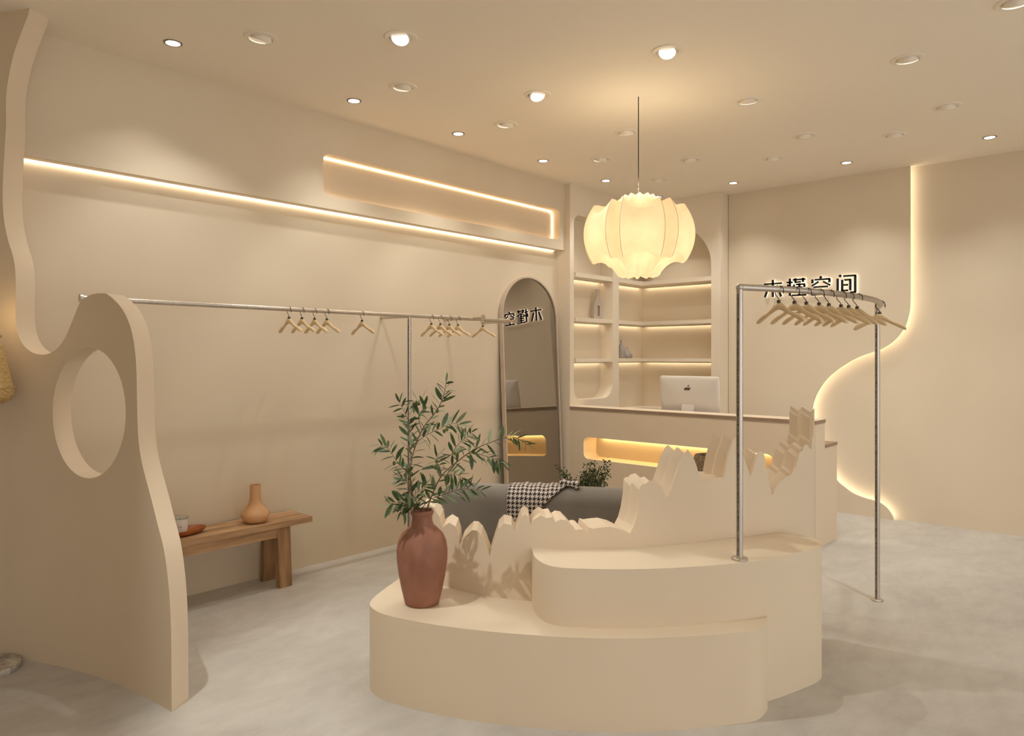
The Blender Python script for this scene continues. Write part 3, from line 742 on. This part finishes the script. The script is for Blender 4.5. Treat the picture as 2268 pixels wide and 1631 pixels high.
char('d', 'fourth backlit black character of the wall sign, right, reading 间', [(1655, 258, 1655, 580, T2), (1772, 207, 2038, 190, T1), (2022, 182, 2022, 545, T2), (1922, 545, 2038, 538, T1), (1750, 283, 1750, 522, T2), (1790, 288, 1937, 278, T1), (1918, 272, 1918, 508, T2), (1770, 392, 1880, 388, T1), (1735, 512, 1880, 503, T1)], [(1707, 203, .0135)])

# ------------------------------------------------------------------ desktop computer on the desk
im = thing('desktop_computer', 'silver all-in-one desktop computer seen from behind on the reception desk', 'computer', (-3.235, 6.06, .796))
rt = Matrix.Rotation(math.radians(5), 4, 'X')      # screen leaning back over its foot
scr = MB()
lay = [(0, .0, 0), (.000, .010, .0), (.02, .018, .02), (.10, .034, .10)]
def rr3(w, h, r, y, z0): return [Vector((a, y, b)) for a, b in rrect(-w / 2, w / 2, z0, z0 + h, r, 6)]
rings = [rr3(.60, .43, .022, .012, .09), rr3(.60, .43, .022, .0, .09), rr3(.588, .418, .02, -.006, .096), rr3(.54, .37, .03, -.012, .12), rr3(.40, .25, .06, -.024, .18), rr3(.22, .12, .05, -.030, .245)]
n_ = len(rings[0]); vs = [rt @ v for r_ in rings for v in r_]
fs = [(i * n_ + k, i * n_ + (k + 1) % n_, (i + 1) * n_ + (k + 1) % n_, (i + 1) * n_ + k) for i in range(len(rings) - 1) for k in range(n_)] + [tuple(range(n_)), tuple((len(rings) - 1) * n_ + k for k in range(n_))]
obj('housing', MB().add(vs, fs), 'mac', im, smooth=40, local=True)
obj('screen', MB().box(-.288, .288, .0125, .0145, .175, .51).xf(rt), 'letter', im, local=True)
obj('stand', MB().add([(-.075, -.11, 0), (.075, -.11, 0), (.075, -.10, 0), (-.075, -.10, 0), (-.06, -.052, .26), (.06, -.052, .26), (.06, -.040, .26), (-.06, -.040, .26)], [(0, 3, 2, 1), (4, 5, 6, 7), (0, 1, 5, 4), (1, 2, 6, 5), (2, 3, 7, 6), (3, 0, 4, 7)]).box(-.09, .09, -.12, .07, 0, .008).box(-.06, .06, -.05, -.02, .24, .26), 'mac', im, local=True)
ap = [(0, .40), (.10, .43), (.24, .45), (.36, .42), (.44, .37), (.36, .30), (.30, .20), (.29, .08), (.33, -.04), (.42, -.13), (.50, -.17), (.44, -.30), (.35, -.42), (.26, -.50), (.16, -.50), (.07, -.46), (-.02, -.46), (-.12, -.50), (-.22, -.50), (-.33, -.40), (-.43, -.22), (-.48, -.02), (-.48, .14), (-.43, .30), (-.33, .41), (-.20, .45), (-.10, .43)]
apc = catmull(ap + [ap[0]], 3)[:-1]
lf_ = [(.02, .50), (.04, .62), (.13, .74), (.22, .78), (.20, .65), (.12, .54)]
s_ = .075
logo = MB()
for lp in (apc, lf_): 
    pp = plate([(x * s_, y * s_) for x, y in lp], [], lambda a, b: (a, -.0275, .385 + b), lambda a, b: (0, .012, 0)); logo.add(pp.v, pp.f)
obj('logo', logo.xf(rt), 'logo', im, local=True)

# ------------------------------------------------------------------ bench and its things
BZ = .43
bn = thing('wooden_bench', 'rustic brown wooden bench standing against the left wall', 'bench', (-4.337, 1.98, 0))
obj('seat', MB().box(-4.475, -4.205, 1.30, 2.662, BZ - .037, BZ), 'wood', bn)
for xx in (-4.43, -4.262): obj('apron', MB().box(xx, xx + .025, 1.42, 2.50, BZ - .105, BZ - .037), 'wood', bn)
for yy in (2.47, 1.40):
    for s in (-1, 1):
        c0 = -4.337 + s * .078; c1 = -4.337 + s * .105
        v = [(c0 - .0 - .022, yy - .045, BZ - .037), (c0 + .022, yy - .045, BZ - .037), (c0 + .022, yy + .045, BZ - .037), (c0 - .022, yy + .045, BZ - .037)]
        w_ = [(c1 - .022, yy - .045, 0), (c1 + .022, yy - .045, 0), (c1 + .022, yy + .045, 0), (c1 - .022, yy + .045, 0)]
        obj('leg', MB().add(v + w_, [(0, 1, 2, 3), (7, 6, 5, 4), (0, 4, 5, 1), (1, 5, 6, 2), (2, 6, 7, 3), (3, 7, 4, 0)]), 'woodleg', bn)
vp = (-4.325, 2.318, BZ)
prof_v = [(.045, 0), (.062, .004), (.074, .018), (.0865, .042), (.0875, .056), (.083, .07), (.066, .092), (.048, .110), (.038, .13), (.0345, .155), (.033, .19), (.033, .235), (.034, .243), (.0305, .243), (.0295, .235), (.030, .16), (.03, .13)]
single('ceramic_vase', MB().lathe(prof_v, vp, 40, True, True), 'peach', 'peach matt ceramic vase with a tall neck on the wooden bench', 'vase', vp, smooth=50)
tp = (-4.345, 1.80, BZ)
single('wooden_tray', MB().lathe([(.55, .0), (.80, .006), (.95, .018), (1.0, .034), (.985, .036), (.90, .022), (.7, .014), (.05, .012)], (0, 0, 0), 40, True, True).xf(Matrix.Translation(tp) @ Matrix.Diagonal((.085, .205, 1, 1))), 'tray', 'reddish oval wooden tray on the bench', 'tray', tp, smooth=40)
cp = (-4.375, 1.86, BZ + .0145)
cd = thing('scented_candle', 'white candle cup with a clear lid on the wooden tray', 'candle', cp)
obj('cup', MB().lathe([(.036, 0), (.042, .004), (.0475, .078), (.0445, .078), (.043, .07), (.001, .069)], cp, 32, True, False), 'wax', cd, smooth=40)
obj('wick', MB().tube([(cp[0], cp[1], cp[2] + .067), (cp[0] + .001, cp[1], cp[2] + .082)], .0014, 6), 'print', cd)
obj('lid', MB().lathe([(.048, .0785), (.051, .081), (.051, .087), (.048, .0885), (.001, .0885)], cp, 28, False, True), 'clearlid', cd, smooth=40)
tow = Vector((-cp[0], -cp[1], 0)).normalized(); tsd = Vector((-tow.y, tow.x, 0))
pr = MB()
random.seed(3)
for row, (zz, wd) in enumerate(((.040, .018), (.033, .014))):
    x = -wd / 2
    while x < wd / 2:
        l = .0018 + random.random() * .0016
        pr.obox(Vector(cp) + tow * (.0441 + .0001 * row) + tsd * (x + l / 2) + Vector((0, 0, zz)), tsd * l / 2, tow * .0004, Vector((0, 0, .0018)))
        x += l + .0012
obj('print', pr, 'print', cd)

# ------------------------------------------------------------------ terracotta jar with olive branches
VB = on_z(935, 1336, ZL)
pj = [(.070, 0), (.078, .004), (.082, .02), (.094, .07), (.107, .14), (.115, .20), (.116, .245), (.110, .285), (.094, .318), (.070, .342), (.053, .358), (.047, .375), (.0455, .395), (.049, .405), (.0525, .412), (.0525, .421), (.048, .426), (.042, .422), (.040, .40), (.041, .36), (.05, .33)]
single('terracotta_jar', MB().lathe(pj, VB, 48, True, True), 'terra', 'brown terracotta jar holding olive branches on the lower step of the island', 'jar', VB, smooth=60)
VD = VB.dot(FW)
def vpt(cx, cy, dd=0.0):                 # photo measurement beside the jar (crop units) at the jar's distance
    return at_d(780 + cx * .368, 800 + cy * .368, VD + dd)
def leaf_mesh(name, m, curl, wdt):
    mb = MB(); L_ = 1.0; vs = []; ns = 6
    for i in range(ns + 1):
        t = i / ns; w = wdt * math.sin(PI * min(t * .94 + .03, 1)) ** .8 if 0 < i < ns else .004
        z = curl * t * t; vs += [(t, -w, z + .05 * w), (t, 0, z - .12 * w), (t, w, z + .05 * w)]
    fs = []
    for i in range(ns):
        o = i * 3; fs += [(o, o + 3, o + 4, o + 1), (o + 1, o + 4, o + 5, o + 2)]
    return mesh(name, mb.add(vs, fs), m, 80)
LM = [leaf_mesh('leaf', 'leaf', c, w) for c, w in ((-.25, .135), (.1, .145), (-.12, .125), (-.4, .14))] + [leaf_mesh('leaf', 'leafp', c, w) for c, w in ((-.2, .125), (.05, .135))]
def add_leaf(parent, p, d, length, roll):
    o = bpy.data.objects.new('leaf', random.choice(LM)); COL.objects.link(o); o.parent = parent
    x = d.normalized(); y = Vector((0, 0, 1)).cross(x)
    if y.length < .05: y = Vector((1, 0, 0))
    y.normalize(); y = Matrix.Rotation(roll, 3, x) @ y; z = x.cross(y)
    mt = Matrix((x, y, z)).transposed().to_4x4()
    o.rotation_mode = 'QUATERNION'; o.rotation_quaternion = mt.to_quaternion(); o.scale = (length,) * 3
    o.location = p - Vector(parent['_o'])
def branch_path(pts, k=8):
    out = []
    n = len(pts)
    c = catmull([(x, y, dd) for x, y, dd in pts], k)
    return [vpt(x, y, dd) for x, y, dd in c]
def olive_branch(label, stems, nl):
    base = VB + Vector((0, 0, .40)); t = thing('olive_branch', label, 'branch', base, 'olive branches in the terracotta jar')
    for si, (pts, r0, nleaf, start, nol) in enumerate(stems):
        path = branch_path(pts); m = len(path)
        s = obj('stem', MB().tube(path, [r0 * (1 - .7 * i / m) for i in range(m)], 6), 'twig', t, smooth=80)
        nleaf = int(nleaf * 1.3)
        for j in range(nleaf):
            f = start + (1 - start) * (j + .5 * random.random()) / nleaf
            i = min(int(f * (m - 1)), m - 2); p = path[i].lerp(path[i + 1], f * (m - 1) - i)
            tg = (path[i + 1] - path[i]).normalized()
            an = (j % 2) * PI + random.uniform(-.9, .9)
            s1 = FW.cross(tg).normalized(); s2 = tg.cross(s1)
            out = s1 * math.cos(an) + s2 * math.sin(an) * .7
            d = (tg * random.uniform(.35, .9) + out * random.uniform(.6, 1.0) + Vector((0, 0, random.uniform(-.35, .15)))).normalized()
            add_leaf(s, p, d, random.uniform(.048, .078) * (1.0 if f < .9 else .8), random.uniform(-.9, .9))
        add_leaf(s, path[-1], path[-1] - path[-3], .05, random.uniform(-.5, .5))
        for j in range(nol):
            f = random.uniform(.25, .9); p = path[int(f * (m - 1))] + Vector((random.uniform(-.015, .015), random.uniform(-.01, .01), -.016))
            obj('olive', MB().sphere(p, .0075, 10, 8, 1.3), 'olive', s, smooth=60)
olive_branch('tall upright olive branch in the terracotta jar, reaching highest', [
    ([(385, 960, 0), (372, 880, -.01), (350, 700, -.02), (357, 600, 0), (385, 500, .02), (430, 400, .02), (500, 310, .0), (540, 240, -.02), (555, 190, -.02), (565, 130, -.03)], .0038, 30, .12, 3),
    ([(352, 690, -.02), (322, 655, -.05), (280, 620, -.09), (232, 550, -.10), (205, 520, -.11), (170, 508, -.12)], .002, 16, .1, 1),
    ([(357, 600, 0), (342, 480, .04), (345, 385, .06), (320, 320, .05), (285, 250, .03)], .002, 18, .12, 1),
    ([(420, 420, .02), (400, 330, .05), (440, 275, .04), (400, 235, .06), (360, 248, .08)], .0016, 11, .2, 2),
    ([(390, 490, .02), (440, 450, -.04), (520, 410, -.05), (600, 378, -.06), (655, 385, -.07)], .002, 15, .15, 2)], 0)
olive_branch('olive branch leaning right from the jar towards the mirror', [
    ([(420, 960, 0), (445, 910, .01), (480, 810, .03), (540, 690, .05), (640, 600, .08), (740, 530, .11), (860, 480, .14), (950, 455, .16), (1000, 470, .17), (1055, 505, .18)], .0038, 34, .14, 3),
    ([(640, 600, .08), (600, 560, .05), (650, 490, .03), (690, 460, .02), (720, 430, .0)], .002, 15, .15, 1),
    ([(690, 560, .1), (740, 555, .07), (800, 572, .05), (860, 590, .04), (905, 620, .02)], .0018, 13, .1, 1),
    ([(540, 690, .05), (520, 640, .02), (505, 600, .0), (520, 570, .0)], .0018, 11, .15, 2),
    ([(545, 690, .05), (590, 680, .1), (640, 690, .13), (670, 715, .15)], .0018, 11, .1, 1)], 0)
olive_branch('short drooping olive branch spreading low over the jar', [
    ([(400, 965, 0), (420, 890, -.02), (470, 835, -.05), (560, 800, -.08), (640, 775, -.10), (700, 770, -.11), (780, 778, -.12)], .0026, 22, .3, 0),
    ([(395, 965, 0), (385, 880, -.04), (330, 850, -.07), (270, 850, -.09), (225, 860, -.10)], .002, 18, .2, 0),
    ([(392, 965, 0), (370, 850, .02), (345, 780, .03), (330, 730, .03), (290, 700, .02)], .002, 18, .2, 0),
    ([(395, 960, 0), (390, 870, -.04), (380, 800, -.06), (430, 770, -.07), (450, 740, -.07)], .002, 14, .2, 0),
    ([(395, 960, 0), (360, 890, -.06), (320, 880, -.09), (300, 900, -.10)], .002, 12, .25, 0)], 0)

# ------------------------------------------------------------------ sofa
sd = Vector((.85, .527, 0)).normalized(); sn = Vector((-sd.y, sd.x, 0))     # along, and towards the seat side
S0 = Vector((-3.135, 2.815, 0))
SL = 1.45; SHT = .742
so = thing('sofa', 'low dark grey upholstered sofa with a rounded back behind the jagged wall', 'sofa', S0 + sd * SL / 2 + sn * .4)
def cushion(l0, l1, d0, d1, z0, z1, r, seg=5, taper=0.0, bow=0.0):
    bm = bmesh.new(); bmesh.ops.create_cube(bm, size=1)
    for v in bm.verts: v.co = Vector(((l0 + l1) / 2 + v.co.x * (l1 - l0), (d0 + d1) / 2 + v.co.y * (d1 - d0), (z0 + z1) / 2 + v.co.z * (z1 - z0)))
    bmesh.ops.bevel(bm, geom=bm.edges[:] , offset=r, segments=seg, profile=.5, affect='EDGES')
    for x in np.linspace(l0 + r, l1 - r, 14)[1:-1]: bmesh.ops.bisect_plane(bm, geom=bm.verts[:] + bm.edges[:] + bm.faces[:], plane_co=(x, 0, 0), plane_no=(1, 0, 0))
    bm.verts.index_update(); mid = (l0 + l1) / 2
    vs = []
    for v in bm.verts:
        x, y, z = v.co; k = 1 - taper * (1 - (z - z0) / (z1 - z0)); x = mid + (x - mid) * k
        y += bow * (((x - mid) / (l1 - l0) * 2) ** 2)
        vs.append(S0 + sd * x + sn * y + Vector((0, 0, z)))
    fs = [tuple(v.index for v in f.verts) for f in bm.faces]; bm.free(); return MB().add(vs, fs)
obj('backrest', cushion(0, SL, 0, .22, .06, SHT, .085, 6, .07), 'sofa', so, smooth=60)
obj('seat', cushion(.10, SL - .10, .20, .74, .06, .42, .06, 4), 'sofa', so, smooth=60)
for a, b in ((.03, .17), (SL - .17, SL - .03)): obj('armrest', cushion(a, b, .15, .74, .06, .56, .06, 4), 'sofa', so, smooth=60)
for a in (.18, SL - .18):
    for b in (.10, .66): 
        p = S0 + sd * a + sn * b; obj('foot', MB().lathe([(.022, 0), (.028, .07)], p, 12), 'dark', so, smooth=50)

# houndstooth scarf draped over the sofa back
def back_surface(s, q):
    """q = distance along the cross-section measured from the top centre; positive down the rear face"""
    R_ = .085; topw = .22 / 2 - R_
    off = .007
    if q <= topw and q >= -topw: y, z = .11 - q, SHT + off
    elif q > topw:
        a = (q - topw) / R_
        if a < PI / 2: y = R_ - (R_ + off) * math.sin(a); z = SHT - R_ + (R_ + off) * math.cos(a)
        else: y = -off; z = SHT - R_ - (q - topw - R_ * PI / 2)
    else:
        a = (-q - topw) / R_
        if a < PI / 2: y = .22 - R_ + (R_ + off) * math.sin(a); z = SHT - R_ + (R_ + off) * math.cos(a)
        else: y = .22 + off; z = SHT - R_ - (-q - topw - R_ * PI / 2)
    return s, y, z
def s_at(px):      # position along the sofa's rear top edge seen at column px
    u = (px - CX) / FPX; d = FW + RT * u
    o = S0 + sn * .02
    # o + sd*s parallel to d
    den = sd.x * d.y - sd.y * d.x
    return -(o.x * d.y - o.y * d.x) / den
sc_a, sc_b = s_at(1125), s_at(1250)
GU, GV = 44, 26; vs = []; uv = []
for i in range(GU + 1):
    t = i / GU; s = sc_a + (sc_b - sc_a) * t
    drop = .285 * (1 - t) ** .9 * (1 - .15 * t) + .06; 
    q1 = drop; q0 = -.16 * (1 - .75 * t)
    if t > .75: q0 = -.16 * (1 - .75 * t) 
    for j in range(GV + 1):
        q = q0 + (q1 - q0) * j / GV
        a, y, z = back_surface(s, q)
        rip = .006 * math.sin(t * 26 + .6) * math.exp(-((q - .0) / .09) ** 2) * (1 if t > .12 else 0)
        z += max(rip, 0) * 1.2 + (.010 * max(0, t - .7) / .3); y -= .002
        p = S0 + sd * (a + .012 * math.sin(j * .3) * 0) + sn * y + Vector((0, 0, z)); vs.append(p); uv.append((s, q))
fs = [(i * (GV + 1) + j, (i + 1) * (GV + 1) + j, (i + 1) * (GV + 1) + j + 1, i * (GV + 1) + j + 1) for i in range(GU) for j in range(GV)]
n0 = len(vs)
# twisted end lying along the top of the back
GK = 22; ce = s_at(1272)
for i in range(GK + 1):
    t = i / GK; s = sc_b - .03 + (ce - sc_b + .05) * t; rx = .034 * (1 - .25 * abs(2 * t - 1)) ; rz = .017 + .006 * math.sin(t * 9)
    if t < .15: rx *= .7
    for j in range(12):
        a = 2 * PI * j / 12 + t * 2
        p = S0 + sd * s + sn * (.075 + .02 * math.sin(t * 4) + rx * math.cos(a)) + Vector((0, 0, SHT + .022 + rz * math.sin(a) - .003 * (t > .8))); vs.append(p); uv.append((s, .02 * a))
for i in range(GK):
    for j in range(12): fs.append((n0 + i * 12 + j, n0 + (i + 1) * 12 + j, n0 + (i + 1) * 12 + (j + 1) % 12, n0 + i * 12 + (j + 1) % 12))
fs += [tuple(n0 + j for j in range(12)), tuple(n0 + GK * 12 + j for j in range(12))]
scf = single('houndstooth_scarf', MB().add(vs, fs), 'hound', 'black and white houndstooth scarf draped over the grey sofa back', 'scarf', vs[0], smooth=80, uv=uv)
md = scf.modifiers.new('thick', 'SOLIDIFY'); md.thickness = .004; md.offset = 1

# ------------------------------------------------------------------ potted bush behind the sofa
bpx = at_d(1300, 1085, 5.0); BP = Vector((bpx.x, bpx.y, 0))
bt = thing('potted_bush', 'small leafy green bush in a pot between the sofa and the counter', 'plant', BP)
obj('pot', MB().lathe([(.09, 0), (.11, .02), (.13, .24), (.135, .30), (.120, .30), (.115, .27), (.001, .265)], BP, 28, True, False), 'stone', bt, smooth=40)
random.seed(11)
tw = MB(); lfm = MB()
tips = [(1236, 1030), (1247, 1042), (1262, 1058), (1243, 1062), (1275, 1062), (1293, 1042), (1300, 1030), (1307, 1024), (1318, 1026), (1328, 1031), (1343, 1020), (1346, 1032), (1352, 1040), (1342, 1048), (1335, 1055), (1328, 1064), (1335, 1074), (1312, 1050), (1300, 1056), (1285, 1062), (1283, 1072), (1311, 1066), (1297, 1074), (1320, 1082), (1310, 1040), (1322, 1046), (1290, 1052), (1268, 1074)]
for (px, py) in tips:
    tip = at_d(px, py, 5.0 + random.uniform(-.12, .12)); b0 = BP + Vector((random.uniform(-.03, .03), random.uniform(-.03, .03), .26))
    mid = b0.lerp(tip, .5) + Vector((0, 0, .06)); path = [Vector(p) for p in catmull([b0, mid, tip], 8)]
    tw.tube(path, .0022, 5)
    for j in range(70):
        f = random.uniform(.3, 1); p = path[int(f * (len(path) - 1))] + Vector([random.gauss(0, .016) for _ in range(3)])
        d = Vector([random.gauss(0, 1) for _ in range(3)]).normalized(); e = d.orthogonal().normalized(); e = Matrix.Rotation(random.uniform(0, 6), 3, d) @ e
        l = random.uniform(.016, .025); w = l * .3
        lfm.add([p, p + d * l * .5 + e * w, p + d * l, p + d * l * .5 - e * w], [(0, 1, 2, 3)])
obj('twigs', tw, 'twig', bt, kind='stuff')
obj('foliage', lfm, 'bushleaf', bt, kind='stuff')

# ------------------------------------------------------------------ woven basket by the counter
wb = at_d(1571, 1100, 5.35); WB = Vector((wb.x, wb.y, 0))
single('woven_basket', MB().lathe([(.10, 0), (.125, .01), (.13, .30), (.115, .50), (.12, .60), (.133, .665), (.12, .72), (.105, .765), (.095, .765), (.105, .70), (.11, .6)], WB, 16, True, True), 'seagrass', 'tall woven basket in front of the counter slot, seen through the jagged wall', 'basket', WB, smooth=25)

# ------------------------------------------------------------------ ornaments on the shelf
b1 = on_x(1323, 705, -4.43); b1 = Vector((-4.43, b1.y, 1.89))
o2 = [(-.055, 0), (.055, 0), (.058, .012), (.058, .15), (.050, .175), (.030, .195), (.020, .225), (.014, .29), (.014, .318), (-.014, .318), (-.014, .29), (-.020, .225), (-.030, .195), (-.050, .175), (-.058, .15), (-.058, .012)]
al = Vector((.3, .95, 0)).normalized(); an_ = Vector((.95, -.3, 0))
single('loop_bottle', plate(o2, [rrect(-.02, .02, .03, .145, .018)], lambda a, b: b1 + al * a + an_ * .02 + Vector((0, 0, b)), lambda a, b: an_ * -.04), 'stone', 'beige stoneware bottle with a slot through its body on the corner shelf', 'bottle', b1, smooth=35)
c1 = on_x(1377, 793, -4.42); c1 = Vector((-4.42, c1.y - .01, 1.475))
single('long_neck_bottle', MB().lathe([(.045, 0), (.052, .02), (.052, .07), (.042, .11), (.022, .14), (.009, .165), (.007, .20), (.008, .205)], c1, 24), 'clay', 'grey glazed bottle with a thin upright neck on the corner shelf', 'bottle', c1, smooth=50)
c2 = Vector((-4.415, c1.y + .118, 1.475))
single('teardrop_bottle', MB().lathe([(.05, 0), (.062, .02), (.06, .04), (.04, .065), (.016, .088), (.007, .10), (.006, .125)], c2, 24).xf(Matrix.Translation(c2) @ Matrix.Diagonal((.8, 1.15, 1, 1)) @ Matrix.Translation(-c2)), 'clay', 'low grey glazed teardrop bottle beside the long-necked one', 'bottle', c2, smooth=50)
fx = on_x(1377, 618, -4.45); fxp = Vector((-4.45, fx.y, 2.345))
pf_ = thing('small_picture', 'small pale picture card with a dark squiggle on the top shelf board', 'picture', fxp)
obj('card', MB().box(fxp.x - .006, fxp.x, fxp.y - .06, fxp.y + .06, 2.345, 2.49), 'shelf', pf_)
obj('drawing', MB().tube([(fxp.x + .002, fxp.y - .035 + .012 * math.sin(i * .9), 2.36 + i * .011) for i in range(11)], .005, 6), 'letter', pf_)

# ------------------------------------------------------------------ rattan floor lamp at the left edge
FLP = on_z(-27, 1487, 0); FLP.z = 0
fl = thing('rattan_floor_lamp', 'rattan floor lamp on a round marble base at the left edge', 'floor lamp', FLP)
obj('base', MB().lathe([(.132, 0), (.135, .004), (.135, .024), (.131, .028)], FLP, 40), 'marble', fl, smooth=40)
obj('pole', MB().tube([FLP + Vector((0, 0, .028)), FLP + Vector((0, 0, 1.60))], .009, 12), 'dark', fl, smooth=40)
zb = 1.275
shd = obj('lamp_shade', MB().lathe([(.06, zb), (.095, zb + .02), (.107, zb + .045), (.106, zb + .07), (.098, zb + .10), (.056, zb + .285), (.05, zb + .285), (.092, zb + .10), (.098, zb + .06), (.06, zb + .01)], FLP, 32, False, False), 'rattan', fl, smooth=50)
obj('rim_band', MB().tube([FLP + Vector((.105 * math.cos(a), .105 * math.sin(a), zb + .078)) for a in np.linspace(0, 2 * PI, 40)[:-1]], .0045, 6, closed=True), 'rattan', shd)
obj('finial', MB().sphere(FLP + Vector((0, 0, 1.60)), .058, 16, 10, .35), 'rattan', fl, smooth=60)
pl2 = bpy.data.lights.new('top_glow', 'POINT'); pl2.energy = .3; pl2.color = (1.0, .68, .32); pl2.shadow_soft_size = .03
po2 = bpy.data.objects.new('top_glow', pl2); COL.objects.link(po2); po2.parent = fl; po2.location = (0, 0, 1.70)

for o in bpy.data.objects:
    if '_o' in o: del o['_o']
